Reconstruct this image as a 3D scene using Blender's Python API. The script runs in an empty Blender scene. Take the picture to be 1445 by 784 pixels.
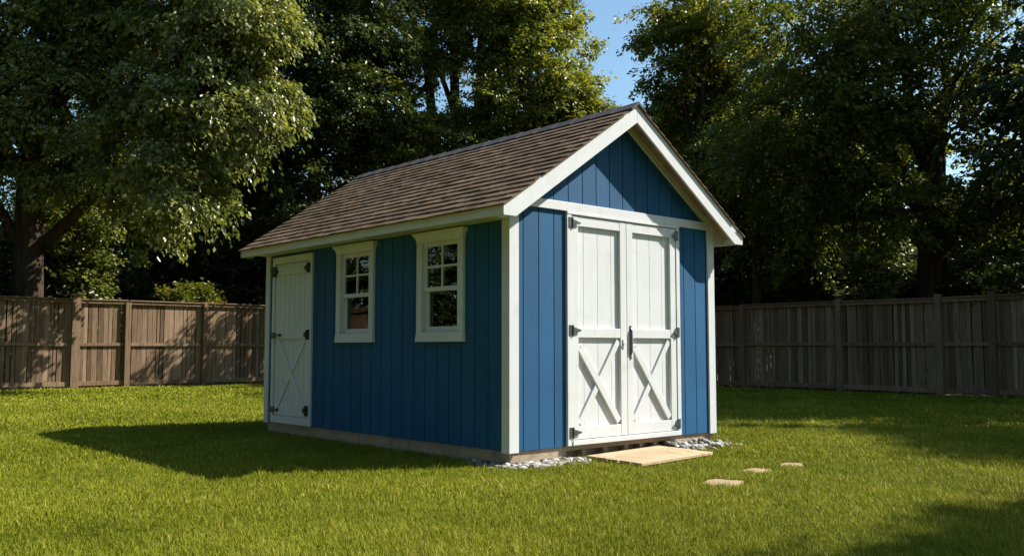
import bpy, math, random
import numpy as np
from mathutils import Vector

random.seed(7)
RNG = np.random.default_rng(11)
scene = bpy.context.scene
COL = scene.collection

# ------------------------------------------------------------------ helpers
class MB:
    """collects faces for ONE mesh object; r is a random shade value per face"""
    def __init__(s):
        s.v, s.f, s.r = [], [], []
    def face(s, pts, r=0.5):
        b = len(s.v)
        s.v += [tuple(p) for p in pts]
        s.f.append(tuple(range(b, b + len(pts))))
        s.r.append(r)
    def box(s, x0, x1, y0, y1, z0, z1, r=0.5):
        s.hexa([(x0, y0, z0), (x1, y0, z0), (x1, y1, z0), (x0, y1, z0),
                (x0, y0, z1), (x1, y0, z1), (x1, y1, z1), (x0, y1, z1)], r)
    def hexa(s, p, r=0.5):
        b = len(s.v)
        s.v += [tuple(q) for q in p]
        for f in ((0, 3, 2, 1), (4, 5, 6, 7), (0, 1, 5, 4), (1, 2, 6, 5), (2, 3, 7, 6), (3, 0, 4, 7)):
            s.f.append(tuple(b + i for i in f))
            s.r.append(r)
    def prism(s, poly, d, r=0.5):
        """poly: list of 3d points, extruded by vector d"""
        n = len(poly)
        b = len(s.v)
        s.v += [tuple(p) for p in poly]
        s.v += [tuple(p[i] + d[i] for i in range(3)) for p in poly]
        s.f.append(tuple(range(b, b + n))); s.r.append(r)
        s.f.append(tuple(range(b + 2 * n - 1, b + n - 1, -1))); s.r.append(r)
        for i in range(n):
            j = (i + 1) % n
            s.f.append((b + i, b + n + i, b + n + j, b + j)); s.r.append(r)
    def tube(s, pts, rad, k=8, r=0.5, cap=True):
        pts = [Vector(p) for p in pts]
        b = len(s.v)
        ref = Vector((0.31, 0.87, 0.12))
        for i, p in enumerate(pts):
            t = (pts[min(i + 1, len(pts) - 1)] - pts[max(i - 1, 0)]).normalized()
            a = t.cross(ref)
            if a.length < 1e-3: a = t.cross(Vector((1, 0, 0)))
            a.normalize()
            c = t.cross(a)
            for j in range(k):
                w = 2 * math.pi * j / k
                s.v.append(tuple(p + (a * math.cos(w) + c * math.sin(w)) * rad[i]))
        for i in range(len(pts) - 1):
            for j in range(k):
                j2 = (j + 1) % k
                s.f.append((b + i * k + j, b + i * k + j2, b + (i + 1) * k + j2, b + (i + 1) * k + j)); s.r.append(r)
        if cap:
            s.f.append(tuple(b + j for j in range(k))); s.r.append(r)
            e = b + (len(pts) - 1) * k
            s.f.append(tuple(e + j for j in range(k - 1, -1, -1))); s.r.append(r)
    def build(s, name, mat, parent=None, smooth=False, bevel=0.0):
        me = bpy.data.meshes.new(name)
        me.from_pydata(s.v, [], s.f)
        a = me.attributes.new('rnd', 'FLOAT', 'FACE')
        a.data.foreach_set('value', np.array(s.r, dtype=np.float32))
        me.materials.append(mat)
        import bmesh
        bm = bmesh.new(); bm.from_mesh(me)
        bmesh.ops.recalc_face_normals(bm, faces=bm.faces)
        bm.to_mesh(me); bm.free()
        if smooth:
            me.polygons.foreach_set('use_smooth', [True] * len(me.polygons))
        return link(name, me, parent, bevel)

def link(name, me, parent=None, bevel=0.0):
    o = bpy.data.objects.new(name, me)
    COL.objects.link(o)
    if parent is not None: o.parent = parent
    if bevel:
        m = o.modifiers.new('edge', 'BEVEL'); m.width = bevel; m.segments = 2
        m.limit_method = 'ANGLE'; m.angle_limit = math.radians(40)
    return o

def fast_mesh(name, verts, loops, starts, totals, rnd, mat, smooth=False):
    me = bpy.data.meshes.new(name)
    me.vertices.add(len(verts)); me.vertices.foreach_set('co', np.ascontiguousarray(verts, dtype=np.float32).ravel())
    me.loops.add(len(loops)); me.loops.foreach_set('vertex_index', np.ascontiguousarray(loops, dtype=np.int32))
    me.polygons.add(len(starts))
    me.polygons.foreach_set('loop_start', np.ascontiguousarray(starts, dtype=np.int32))
    if smooth: me.polygons.foreach_set('use_smooth', np.ones(len(starts), dtype=bool))
    a = me.attributes.new('rnd', 'FLOAT', 'FACE')
    a.data.foreach_set('value', np.ascontiguousarray(rnd, dtype=np.float32))
    me.materials.append(mat)
    me.update(calc_edges=True)
    return me

def tag(o, label=None, cat=None, group=None, kind=None):
    if label: o['label'] = label
    if cat: o['category'] = cat
    if group: o['group'] = group
    if kind: o['kind'] = kind
    return o

def empty(name, loc=(0, 0, 0)):
    o = bpy.data.objects.new(name, None)
    o.location = loc; o.empty_display_size = 0.2
    COL.objects.link(o)
    return o

# ------------------------------------------------------------------ camera
F_PX, CXP, CYP = 1297.0, 722.5, 392.0
YAW, PITCH = math.radians(41.6), math.radians(4.36)
CAM = Vector((-5.672, -6.423, 1.10))
fh = Vector((math.sin(YAW), math.cos(YAW), 0)); rt = Vector((math.cos(YAW), -math.sin(YAW), 0)); uw = Vector((0, 0, 1))
fw = fh * math.cos(PITCH) + uw * math.sin(PITCH)
cam_d = bpy.data.cameras.new('camera')
cam_d.sensor_width = 36.0; cam_d.sensor_fit = 'HORIZONTAL'
cam_d.lens = 36.0 * F_PX / 1445.0
cam_d.clip_start = 0.05; cam_d.clip_end = 2000
cam = bpy.data.objects.new('camera', cam_d)
cam.location = CAM
cam.rotation_euler = (math.pi / 2 + PITCH, 0, -YAW)
COL.objects.link(cam)
scene.camera = cam

def at(px, py, depth):
    """the place in the yard seen in direction px, py, depth metres into the scene"""
    up = uw * math.cos(PITCH) - fh * math.sin(PITCH)
    return CAM + (fw + rt * ((px - CXP) / F_PX) - up * ((py - CYP) / F_PX)) * depth

# ------------------------------------------------------------------ materials
def newmat(name):
    m = bpy.data.materials.new(name); m.use_nodes = True
    nt = m.node_tree; nt.nodes.clear()
    out = nt.nodes.new('ShaderNodeOutputMaterial')
    return m, nt, out
def N(nt, t, **kw):
    n = nt.nodes.new(t)
    for k, v in kw.items(): setattr(n, k, v)
    return n
def ramp(nt, stops):
    r = nt.nodes.new('ShaderNodeValToRGB')
    e = r.color_ramp.elements
    while len(e) < len(stops): e.new(0.5)
    for i, (p, c) in enumerate(stops):
        e[i].position = p; e[i].color = (*c, 1)
    return r
def bsdf(nt, out, rough=0.6, spec=0.5):
    b = nt.nodes.new('ShaderNodeBsdfPrincipled')
    b.inputs['Roughness'].default_value = rough
    b.inputs['Specular IOR Level'].default_value = spec
    nt.links.new(b.outputs[0], out.inputs[0])
    return b
def noise_tex(nt, scale, detail=4, stretch=None, rough=0.55):
    co = nt.nodes.new('ShaderNodeTexCoord')
    n = nt.nodes.new('ShaderNodeTexNoise')
    n.inputs['Scale'].default_value = scale; n.inputs['Detail'].default_value = detail
    n.inputs['Roughness'].default_value = rough
    if stretch:
        mp = nt.nodes.new('ShaderNodeMapping'); mp.inputs['Scale'].default_value = stretch
        nt.links.new(co.outputs['Object'], mp.inputs[0]); nt.links.new(mp.outputs[0], n.inputs[0])
    else:
        nt.links.new(co.outputs['Object'], n.inputs[0])
    return n
def bump(nt, b, src, strength, dist):
    bp = nt.nodes.new('ShaderNodeBump')
    bp.inputs['Strength'].default_value = strength; bp.inputs['Distance'].default_value = dist
    nt.links.new(src, bp.inputs['Height']); nt.links.new(bp.outputs[0], b.inputs['Normal'])
def mixc(nt, fac, a, c, mode='MIX'):
    m = nt.nodes.new('ShaderNodeMix'); m.data_type = 'RGBA'; m.blend_type = mode
    if isinstance(fac, float): m.inputs[0].default_value = fac
    else: nt.links.new(fac, m.inputs[0])
    for sock, v in ((m.inputs[6], a), (m.inputs[7], c)):
        if isinstance(v, tuple): sock.default_value = (*v, 1)
        else: nt.links.new(v, sock)
    return m.outputs[2]

def m_paint(name, c_lo, c_hi, rough, bscale, bstr, bdist, grain=None, dirt=None, speck=0.0):
    m, nt, out = newmat(name); b = bsdf(nt, out, rough, 0.35)
    n1 = noise_tex(nt, 2.3, 5)
    r = ramp(nt, [(0.3, c_lo), (0.7, c_hi)]); nt.links.new(n1.outputs[0], r.inputs[0])
    col = r.outputs[0]
    if grain:
        g = noise_tex(nt, 1.0, 6, grain)
        gr = ramp(nt, [(0.35, (0.96, 0.96, 0.96)), (0.6, (1, 1, 1))]); nt.links.new(g.outputs[0], gr.inputs[0])
        col = mixc(nt, 1.0, col, gr.outputs[0], 'MULTIPLY')
    if dirt:
        d = noise_tex(nt, 6.0, 8)
        dr = ramp(nt, [(0.55, (0, 0, 0)), (0.75, (1, 1, 1))]); nt.links.new(d.outputs[0], dr.inputs[0])
        col = mixc(nt, dr.outputs[0], col, dirt)
    n2 = noise_tex(nt, bscale, 6, None, 0.7)
    if speck:
        ra = N(nt, 'ShaderNodeAttribute', attribute_name='rnd')
        rr_ = ramp(nt, [(0.0, (1 - 1.1 * speck,) * 3), (1.0, (1 + 1.1 * speck,) * 3)]); nt.links.new(ra.outputs['Fac'], rr_.inputs[0])
        col = mixc(nt, 1.0, col, rr_.outputs[0], 'MULTIPLY')
        sr = ramp(nt, [(0.35, (1 - speck,) * 3), (0.65, (1 + speck,) * 3)]); nt.links.new(n2.outputs[0], sr.inputs[0])
        col = mixc(nt, 1.0, col, sr.outputs[0], 'MULTIPLY')
    nt.links.new(col, b.inputs['Base Color'])
    bump(nt, b, n2.outputs[0], bstr, bdist)
    return m

M = {}
M['blue'] = m_paint('blue_painted_siding', (0.004, 0.068, 0.162), (0.007, 0.083, 0.190), 0.7, 75, 0.6, 0.004, None, None, 0.13)
M['white'] = m_paint('white_painted_wood', (0.57, 0.577, 0.577), (0.62, 0.625, 0.622), 0.5, 60, 0.25, 0.003, (40, 40, 2.0), (0.53, 0.53, 0.49))
M['concrete'] = m_paint('tan_concrete', (0.29, 0.215, 0.145), (0.41, 0.315, 0.22), 0.9, 40, 0.6, 0.006, None, (0.20, 0.15, 0.10))
M['soffit'] = m_paint('brown_soffit_boards', (0.24, 0.165, 0.115), (0.34, 0.245, 0.175), 0.8, 30, 0.4, 0.004, (3, 40, 3), (0.19, 0.12, 0.08))
M['inside'] = m_paint('bare_inside_boards', (0.20, 0.15, 0.10), (0.27, 0.20, 0.14), 0.8, 30, 0.4, 0.004)
M['ramp'] = m_paint('pale_new_timber', (0.39, 0.275, 0.160), (0.49, 0.355, 0.220), 0.75, 40, 0.3, 0.003, (1.6, 45, 45), (0.29, 0.18, 0.10), 0.17)
M['stone'] = m_paint('tan_flagstone', (0.27, 0.185, 0.105), (0.36, 0.255, 0.15), 0.9, 25, 0.7, 0.008, None, (0.25, 0.2, 0.12))

def m_metal():
    m, nt, out = newmat('dark_iron'); b = bsdf(nt, out, 0.42, 0.5)
    b.inputs['Metallic'].default_value = 0.55
    n = noise_tex(nt, 40, 4); r = ramp(nt, [(0.3, (0.05, 0.05, 0.052)), (0.7, (0.15, 0.15, 0.155))])
    nt.links.new(n.outputs[0], r.inputs[0]); nt.links.new(r.outputs[0], b.inputs['Base Color'])
    return m
M['iron'] = m_metal()
def m_black():
    m, nt, out = newmat('black_iron'); b = bsdf(nt, out, 0.5, 0.4)
    n = noise_tex(nt, 40, 4); r = ramp(nt, [(0.3, (0.008, 0.008, 0.009)), (0.7, (0.02, 0.02, 0.02))])
    nt.links.new(n.outputs[0], r.inputs[0]); nt.links.new(r.outputs[0], b.inputs['Base Color'])
    return m
M['black'] = m_black()

def m_shingle():
    m, nt, out = newmat('brown_asphalt_shingle'); b = bsdf(nt, out, 0.95, 0.2)
    at_ = N(nt, 'ShaderNodeAttribute', attribute_name='rnd')
    r = ramp(nt, [(0.0, (0.086, 0.056, 0.032)), (0.5, (0.136, 0.092, 0.055)), (1.0, (0.186, 0.130, 0.082))])
    nt.links.new(at_.outputs['Fac'], r.inputs[0])
    n = noise_tex(nt, 110, 3); nr = ramp(nt, [(0.3, (0.6, 0.6, 0.6)), (0.7, (1.3, 1.28, 1.25))])
    nt.links.new(n.outputs[0], nr.inputs[0])
    c = mixc(nt, 1.0, r.outputs[0], nr.outputs[0], 'MULTIPLY')
    n2 = noise_tex(nt, 1.4, 5); n2r = ramp(nt, [(0.3, (0.82, 0.82, 0.84)), (0.7, (1.12, 1.1, 1.06))])
    nt.links.new(n2.outputs[0], n2r.inputs[0])
    c = mixc(nt, 1.0, c, n2r.outputs[0], 'MULTIPLY')
    nt.links.new(c, b.inputs['Base Color'])
    bump(nt, b, n.outputs[0], 0.6, 0.004)
    return m
M['shingle'] = m_shingle()
M['ridge'] = m_paint('dark_ridge_cap', (0.045, 0.042, 0.046), (0.075, 0.068, 0.070), 0.8, 120, 0.5, 0.003)

def m_fence():
    m, nt, out = newmat('weathered_fence_wood'); b = bsdf(nt, out, 0.9, 0.2)
    at_ = N(nt, 'ShaderNodeAttribute', attribute_name='rnd')
    r = ramp(nt, [(0.0, (0.125, 0.079, 0.046)), (0.5, (0.212, 0.140, 0.085)), (1.0, (0.300, 0.207, 0.131))])
    nt.links.new(at_.outputs['Fac'], r.inputs[0])
    n = noise_tex(nt, 1.0, 7, (26, 26, 1.6), 0.65)
    nr = ramp(nt, [(0.30, (0.50, 0.48, 0.46)), (0.55, (1, 1, 1)), (0.75, (1.15, 1.15, 1.15))]); nt.links.new(n.outputs[0], nr.inputs[0])
    c = mixc(nt, 1.0, r.outputs[0], nr.outputs[0], 'MULTIPLY')
    k = noise_tex(nt, 1.0, 3, (9, 9, 4.0)); kr = ramp(nt, [(0.66, (1, 1, 1)), (0.74, (0.32, 0.27, 0.24))]); nt.links.new(k.outputs[0], kr.inputs[0])
    c = mixc(nt, 1.0, c, kr.outputs[0], 'MULTIPLY')
    nt.links.new(c, b.inputs['Base Color'])
    bump(nt, b, n.outputs[0], 0.6, 0.01)
    return m
M['fence'] = m_fence()

def m_bark():
    m, nt, out = newmat('rough_brown_bark'); b = bsdf(nt, out, 0.95, 0.15)
    n = noise_tex(nt, 1.0, 8, (9, 9, 1.3), 0.65)
    r = ramp(nt, [(0.3, (0.022, 0.015, 0.010)), (0.6, (0.075, 0.052, 0.036)), (0.8, (0.12, 0.09, 0.065))])
    nt.links.new(n.outputs[0], r.inputs[0]); nt.links.new(r.outputs[0], b.inputs['Base Color'])
    bump(nt, b, n.outputs[0], 1.0, 0.06)
    return m
M['bark'] = m_bark()

def m_leaf(name, stops, trans=0.45, rough=0.40, spec=0.5, tcol=(1.5, 1.35, 0.5), upn=0.0):
    m, nt, out = newmat(name)
    b = nt.nodes.new('ShaderNodeBsdfPrincipled')
    b.inputs['Roughness'].default_value = rough; b.inputs['Specular IOR Level'].default_value = spec
    at_ = N(nt, 'ShaderNodeAttribute', attribute_name='rnd')
    r = ramp(nt, stops); nt.links.new(at_.outputs['Fac'], r.inputs[0])
    nt.links.new(r.outputs[0], b.inputs['Base Color'])
    tr = nt.nodes.new('ShaderNodeBsdfTranslucent')
    c = mixc(nt, 1.0, r.outputs[0], tcol, 'MULTIPLY'); nt.links.new(c, tr.inputs[0])
    if upn:      # blade shading normals bent upward, which brightens the grass in sun
        ge = nt.nodes.new('ShaderNodeNewGeometry')
        va = nt.nodes.new('ShaderNodeVectorMath'); va.operation = 'MULTIPLY_ADD'
        va.inputs[1].default_value = (1 - upn,) * 3; va.inputs[2].default_value = (0, 0, upn)
        vn = nt.nodes.new('ShaderNodeVectorMath'); vn.operation = 'NORMALIZE'
        nt.links.new(ge.outputs['Normal'], va.inputs[0]); nt.links.new(va.outputs[0], vn.inputs[0])
        nt.links.new(vn.outputs[0], b.inputs['Normal'])
    ms = nt.nodes.new('ShaderNodeMixShader'); ms.inputs[0].default_value = trans
    nt.links.new(b.outputs[0], ms.inputs[1]); nt.links.new(tr.outputs[0], ms.inputs[2])
    nt.links.new(ms.outputs[0], out.inputs[0])
    return m
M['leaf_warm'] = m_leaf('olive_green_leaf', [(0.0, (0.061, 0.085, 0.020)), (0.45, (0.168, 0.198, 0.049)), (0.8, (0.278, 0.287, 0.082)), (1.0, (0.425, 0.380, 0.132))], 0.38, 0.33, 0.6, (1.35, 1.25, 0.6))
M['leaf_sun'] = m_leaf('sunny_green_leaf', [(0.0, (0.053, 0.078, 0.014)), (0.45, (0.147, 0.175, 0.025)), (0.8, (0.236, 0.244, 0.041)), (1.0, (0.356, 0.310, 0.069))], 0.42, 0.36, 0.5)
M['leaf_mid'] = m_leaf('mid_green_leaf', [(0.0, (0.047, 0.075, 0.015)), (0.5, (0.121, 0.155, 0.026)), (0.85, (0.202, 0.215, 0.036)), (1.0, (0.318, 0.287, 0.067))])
M['leaf_dark'] = m_leaf('shade_green_leaf', [(0.0, (0.025, 0.045, 0.011)), (0.6, (0.063, 0.089, 0.018)), (1.0, (0.133, 0.145, 0.028))], 0.32)  # darker leaf colour carries the deep shade beneath the crowns
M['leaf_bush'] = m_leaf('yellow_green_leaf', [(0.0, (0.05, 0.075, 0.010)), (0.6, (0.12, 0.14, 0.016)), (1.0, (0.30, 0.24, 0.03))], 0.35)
M['grass'] = m_leaf('lawn_grass_blade', [(0.0, (0.068, 0.092, 0.006)), (0.45, (0.160, 0.186, 0.011)), (0.88, (0.282, 0.286, 0.024)), (1.0, (0.47, 0.40, 0.12))], 0.26, 0.6, 0.07, (1.25, 1.2, 0.5), 0.48)

def m_ground():
    m, nt, out = newmat('lawn_soil'); b = bsdf(nt, out, 1.0, 0.1)
    n = noise_tex(nt, 0.35, 6); n2 = noise_tex(nt, 60, 5)
    r = ramp(nt, [(0.35, (0.100, 0.115, 0.008)), (0.65, (0.135, 0.145, 0.011))]); nt.links.new(n.outputs[0], r.inputs[0])
    r2 = ramp(nt, [(0.3, (0.55, 0.55, 0.5)), (0.7, (1.25, 1.2, 1.1))]); nt.links.new(n2.outputs[0], r2.inputs[0])
    c = mixc(nt, 1.0, r.outputs[0], r2.outputs[0], 'MULTIPLY')
    nt.links.new(c, b.inputs['Base Color'])
    bump(nt, b, n2.outputs[0], 1.0, 0.03)
    return m
M['ground'] = m_ground()
M['litter'] = m_paint('leaf_litter_soil', (0.030, 0.022, 0.012), (0.055, 0.040, 0.022), 1.0, 30, 1.0, 0.03, None, (0.07, 0.055, 0.03))

def m_pebble():
    m, nt, out = newmat('river_pebble'); b = bsdf(nt, out, 0.7, 0.4)
    at_ = N(nt, 'ShaderNodeAttribute', attribute_name='rnd')
    r = ramp(nt, [(0.0, (0.05, 0.048, 0.045)), (0.4, (0.20, 0.185, 0.165)), (0.75, (0.30, 0.285, 0.26)), (1.0, (0.52, 0.50, 0.47))])
    nt.links.new(at_.outputs['Fac'], r.inputs[0])
    n = noise_tex(nt, 35, 5); nr = ramp(nt, [(0.3, (0.75, 0.74, 0.72)), (0.7, (1.1, 1.1, 1.1))]); nt.links.new(n.outputs[0], nr.inputs[0])
    nt.links.new(mixc(nt, 1.0, r.outputs[0], nr.outputs[0], 'MULTIPLY'), b.inputs['Base Color'])
    bump(nt, b, n.outputs[0], 0.3, 0.01)
    return m
M['pebble'] = m_pebble()

def m_glass():
    m, nt, out = newmat('window_glass')
    g = nt.nodes.new('ShaderNodeBsdfGlossy'); g.inputs['Roughness'].default_value = 0.01
    g.inputs['Color'].default_value = (0.95, 0.97, 0.95, 1)
    t = nt.nodes.new('ShaderNodeBsdfTransparent'); t.inputs[0].default_value = (0.72, 0.76, 0.74, 1)
    fr = nt.nodes.new('ShaderNodeFresnel'); fr.inputs[0].default_value = 1.9
    n = noise_tex(nt, 3.0, 2)
    bp = nt.nodes.new('ShaderNodeBump'); bp.inputs['Strength'].default_value = 0.05; bp.inputs['Distance'].default_value = 0.02
    nt.links.new(n.outputs[0], bp.inputs['Height']); nt.links.new(bp.outputs[0], g.inputs['Normal'])
    ms = nt.nodes.new('ShaderNodeMixShader')
    nt.links.new(fr.outputs[0], ms.inputs[0]); nt.links.new(t.outputs[0], ms.inputs[1]); nt.links.new(g.outputs[0], ms.inputs[2])
    nt.links.new(ms.outputs[0], out.inputs[0])
    return m
M['glass'] = m_glass()

# ------------------------------------------------------------------ light
SUN = Vector((0.627, -0.368, 0.70)).normalized()
w = bpy.data.worlds.new('World'); scene.world = w; w.use_nodes = True
nt = w.node_tree; nt.nodes.clear()
sky = nt.nodes.new('ShaderNodeTexSky'); sky.sky_type = 'NISHITA'; sky.sun_disc = False
sky.sun_elevation = math.asin(SUN.z); sky.sun_rotation = math.atan2(SUN.x, SUN.y)
sky.air_density = 1.0; sky.dust_density = 1.4; sky.ozone_density = 1.0
bg = nt.nodes.new('ShaderNodeBackground'); bg.inputs[1].default_value = 0.09
wo = nt.nodes.new('ShaderNodeOutputWorld')
nt.links.new(mixc(nt, 1.0, sky.outputs[0], (0.86, 1.05, 1.06), 'MULTIPLY'), bg.inputs[0]); nt.links.new(bg.outputs[0], wo.inputs[0])
sd = bpy.data.lights.new('sun', 'SUN'); sd.energy = 5.0; sd.angle = math.radians(0.53); sd.color = (1.0, 0.95, 0.87)
so = bpy.data.objects.new('sun', sd); so.rotation_euler = SUN.to_track_quat('Z', 'Y').to_euler(); so.location = SUN * 60
COL.objects.link(so)
vs = scene.view_settings
vs.view_transform = 'Standard'; vs.look = 'None'; vs.exposure = 1.0; vs.gamma = 1.0; vs.use_curve_mapping = False

# ------------------------------------------------------------------ ground
def sheet(name, mat, x0, x1, y0, y1, z, label, kind='structure'):
    mb = MB(); mb.face([(x0, y0, z), (x1, y0, z), (x1, y1, z), (x0, y1, z)])
    o = mb.build(name, mat); tag(o, label, name.replace('_', ' '), None, kind); return o
sheet('ground', M['litter'], -400, 400, -400, 400, -0.012, 'dark bare soil under the trees beyond the wooden fences')
sheet('lawn', M['ground'], -45, 16.15, -40, 20.45, 0.0, 'mown green lawn around the blue shed')

# ------------------------------------------------------------------ shed
W, L = 3.13, 4.85
ZB = 0.145                     # bottom of the siding
XR, ZR, K = W / 2, 3.62, 0.665  # ridge line, roof deck top, slope
OV, OG = 0.27, 0.24            # overhang at the eaves, at the gables
def roofz(x): return ZR - K * abs(x - XR)
shed = empty('garden_shed')
tag(shed, 'blue painted wooden garden shed with white trim, white doors and brown shingle roof', 'shed')

def siding(name, P, u0, u1, topf, openings, parent, rows=0.2032, off=0.0):
    """vertical board siding with grooves; P(u,z,d) gives the point d metres outside the wall plane"""
    mb = MB()
    G = 0.011
    def col(a, b, d0, d1, r):
        cover = sorted([(o[2], o[3]) for o in openings if o[0] < (a + b) / 2 < o[1]])
        z = ZB
        spans = []
        for c0, c1 in cover:
            if c0 > z: spans.append((z, c0))
            z = max(z, c1)
        spans.append((z, None))
        for s0, s1 in spans:
            ta, tb = (topf(a), topf(b)) if s1 is None else (s1, s1)
            if min(ta, tb) <= s0: continue
            mb.hexa([P(a, s0, d0), P(b, s0, d0), P(b, s0, d1), P(a, s0, d1),
                     P(a, ta, d0), P(b, tb, d0), P(b, tb, d1), P(a, ta, d1)], r)
    edges = {u0, u1}
    for o in openings: edges |= {max(u0, o[0]), min(u1, o[1])}
    apex = [XR] if abs(topf(u0) - topf((u0 + u1) / 2)) > 0.05 else []
    grooves = []
    g = u0 + off
    while g < u1:
        if u0 + 0.02 < g < u1 - 0.02: grooves.append(g)
        g += rows
    cuts = sorted(edges | set(apex))
    for a, b in zip(cuts[:-1], cuts[1:]): col(a, b, -0.012, -0.07, 0.5)       # backing
    pts = sorted([(e, 0) for e in cuts] + [(q, 1) for q in grooves])
    segs = []
    for (a, ga), (b, gb) in zip(pts[:-1], pts[1:]):
        a2 = a + (G / 2 if ga else 0); b2 = b - (G / 2 if gb else 0)
        if b2 - a2 > 0.004: segs.append((a2, b2))
    for a, b in segs: col(a, b, 0.0, -0.011, random.random())
    return mb.build(name, M['blue'], parent)

gable_top = lambda u: roofz(u) - 0.062
front_open = [(0.745, 2.49, 0.0, 2.425)]
siding('front_wall', lambda u, z, d: (u, -d, z), 0.0, W, gable_top, front_open, shed, off=0.172)
siding('rear_wall', lambda u, z, d: (u, L + d, z), 0.0, W, gable_top, [], shed)
WIN = [(0.66, 1.44), (2.27, 3.06)]
side_open = [(a + 0.06, b - 0.06, 1.22, 2.20) for a, b in WIN] + [(3.70, 4.62, 0.0, 2.22)]
siding('side_wall', lambda u, z, d: (-d, u, z), 0.071, L - 0.071, lambda u: 2.50, side_open, shed, off=0.035)
siding('side_wall', lambda u, z, d: (W + d, u, z), 0.071, L - 0.071, lambda u: 2.50, [], shed)

# base: tan masonry plinth, open slots below the double door
mb = MB()
i = 0.022
zt = ZB - 0.002
mb.box(i, i + 0.14, i + 0.14, L - i, -0.1, zt)
mb.box(W - i - 0.14, W - i, i + 0.14, L - i, -0.1, zt)
mb.box(i + 0.142, W - i - 0.142, L - i - 0.14, L - i, -0.1, zt)
mb.box(i, 0.70, i, i + 0.138, -0.1, zt)
mb.box(2.36, W - i, i, i + 0.138, -0.1, zt)
base = mb.build('foundation', M['concrete'], shed, bevel=0.006)
mb = MB()
mb.box(0.702, 2.358, i + 0.004, i + 0.04, 0.098, 0.143)
for k, x in enumerate((0.702, 0.99, 1.30, 1.62, 1.86, 2.09, 2.298)):
    mb.box(x, x + 0.06, i + 0.006, i + 0.05, -0.05, 0.096, random.random())
mb.box(0.702, 2.358, 0.115, 0.135, -0.05, 0.143)
sk = mb.build('skirting', M['soffit'], shed)
tag(sk, 'brown slatted skirting with dark open slots below the double door')
mb = MB(); mb.box(0.09, W - 0.09, 0.09, L - 0.09, 0.150, 0.18); mb.build('floor', M['inside'], shed)
mb = MB(); mb.box(0.072, W - 0.072, 0.072, L - 0.072, 2.36, 2.39); mb.build('ceiling', M['inside'], shed)

# corner boards
def corner(x, y, sx, sy):
    mb = MB()
    T, B = 0.022, 0.098
    # board on the gable face
    xa, xb = (x - T, x + B) if sx < 0 else (x - B, x + T)
    ya, yb = (y - T, y) if sy < 0 else (y, y + T)
    mb.box(xa, xb, ya, yb, 0.132, 2.452)
    # board on the long face
    xa, xb = (x - T, x) if sx < 0 else (x, x + T)
    ya, yb = (y + 0.0005, y + B - 0.01) if sy < 0 else (y - B + 0.01, y - 0.0005)
    mb.box(xa, xb, ya, yb, 0.132, 2.312)
    return mb.build('corner_trim', M['white'], shed, bevel=0.003)
for x, sx in ((0, -1), (W, 1)):
    for y, sy in ((0, -1), (L, 1)): corner(x, y, sx, sy)

mb = MB(); mb.box(-0.012, W + 0.012, -0.026, 0.0, 2.455, 2.545); mb.build('frieze_board', M['white'], shed, bevel=0.003)
# rake trim against the gable wall
def rake_trim(sgn):
    mb = MB()
    x1 = XR + sgn * (W / 2 + 0.01)
    z = lambda x, d: roofz(x) - d
    mb.prism([(XR, -0.024, z(XR, 0.055)), (x1, -0.024, z(x1, 0.055)), (x1, -0.024, z(x1, 0.135)), (XR, -0.024, z(XR, 0.135))], (0, 0.0235, 0))
    mb.build('rake_trim', M['white'], shed)
rake_trim(-1); rake_trim(1)

# roof: deck + shingles per slope + ridge cap
roof = None
def slope(sgn):
    global roof
    mb = MB()
    xe = XR + sgn * (W / 2 + OV)
    y0, y1 = -OG + 0.004, L + OG - 0.004
    mb.hexa([(XR, y0, ZR - 0.034), (xe, y0, roofz(xe) - 0.034), (xe, y1, roofz(xe) - 0.034), (XR, y1, ZR - 0.034),
             (XR, y0, ZR), (xe, y0, roofz(xe)), (xe, y1, roofz(xe)), (XR, y1, ZR)])
    deck = mb.build('roof', M['soffit'], shed)
    d = Vector((-sgn, 0, K)).normalized()     # up the slope
    n = Vector((sgn * K, 0, 1)).normalized()
    eave = Vector((xe + sgn * 0.028, 0, roofz(xe + sgn * 0.028)))
    length = (Vector((XR, 0, ZR)) - eave).length
    mb = MB()
    rows = 18
    ex = length / rows
    for rI in range(rows):
        y = -OG - 0.022 - random.uniform(0, 0.16)
        while y < L + OG + 0.02:
            wd = random.choice((0.15, 0.17, 0.2, 0.24))
            a = max(y, -OG - 0.022); b = min(y + wd - 0.004, L + OG + 0.022)
            y += wd
            if b - a < 0.02: continue
            s0 = rI * ex + random.uniform(-0.006, 0.006); s1 = min(length, (rI + 1) * ex + 0.03)
            t0 = random.uniform(0.015, 0.020); t1 = 0.004
            r = min(1, max(0, random.gauss(0.5, 0.24)))
            P = lambda s, yy, t: tuple(eave + d * s + n * t + Vector((0, yy, 0)))
            lift = random.uniform(0, 0.004)
            mb.hexa([P(s0, a, 0.001), P(s0, b, 0.001), P(s1, b, 0.0005), P(s1, a, 0.0005),
                     P(s0, a, t0 + lift), P(s0, b, t0), P(s1, b, t1), P(s1, a, t1)], r)
    mb.build('shingle_course', M['shingle'], deck)
    return deck
roof = slope(-1); slope(1)
mb = MB()
y = -OG - 0.026
while y < L + OG:
    y2 = min(y + 0.30, L + OG + 0.026)
    for sgn in (-1, 1):
        p = lambda s, yy, t: (XR + sgn * s, yy, ZR - K * s + t)
        h = random.uniform(0.022, 0.025)
        mb.hexa([p(0, y, 0.012), p(0.115, y, 0.012), p(0.115, y2 + 0.04, 0.010), p(0, y2 + 0.04, 0.010),
                 p(0, y, h + 0.016), p(0.115, y, h + 0.006), p(0.115, y2 + 0.04, h - 0.004), p(0, y2 + 0.04, h + 0.004)], random.random())
    y = y2
mb.build('ridge_cap', M['ridge'], roof)

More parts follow.
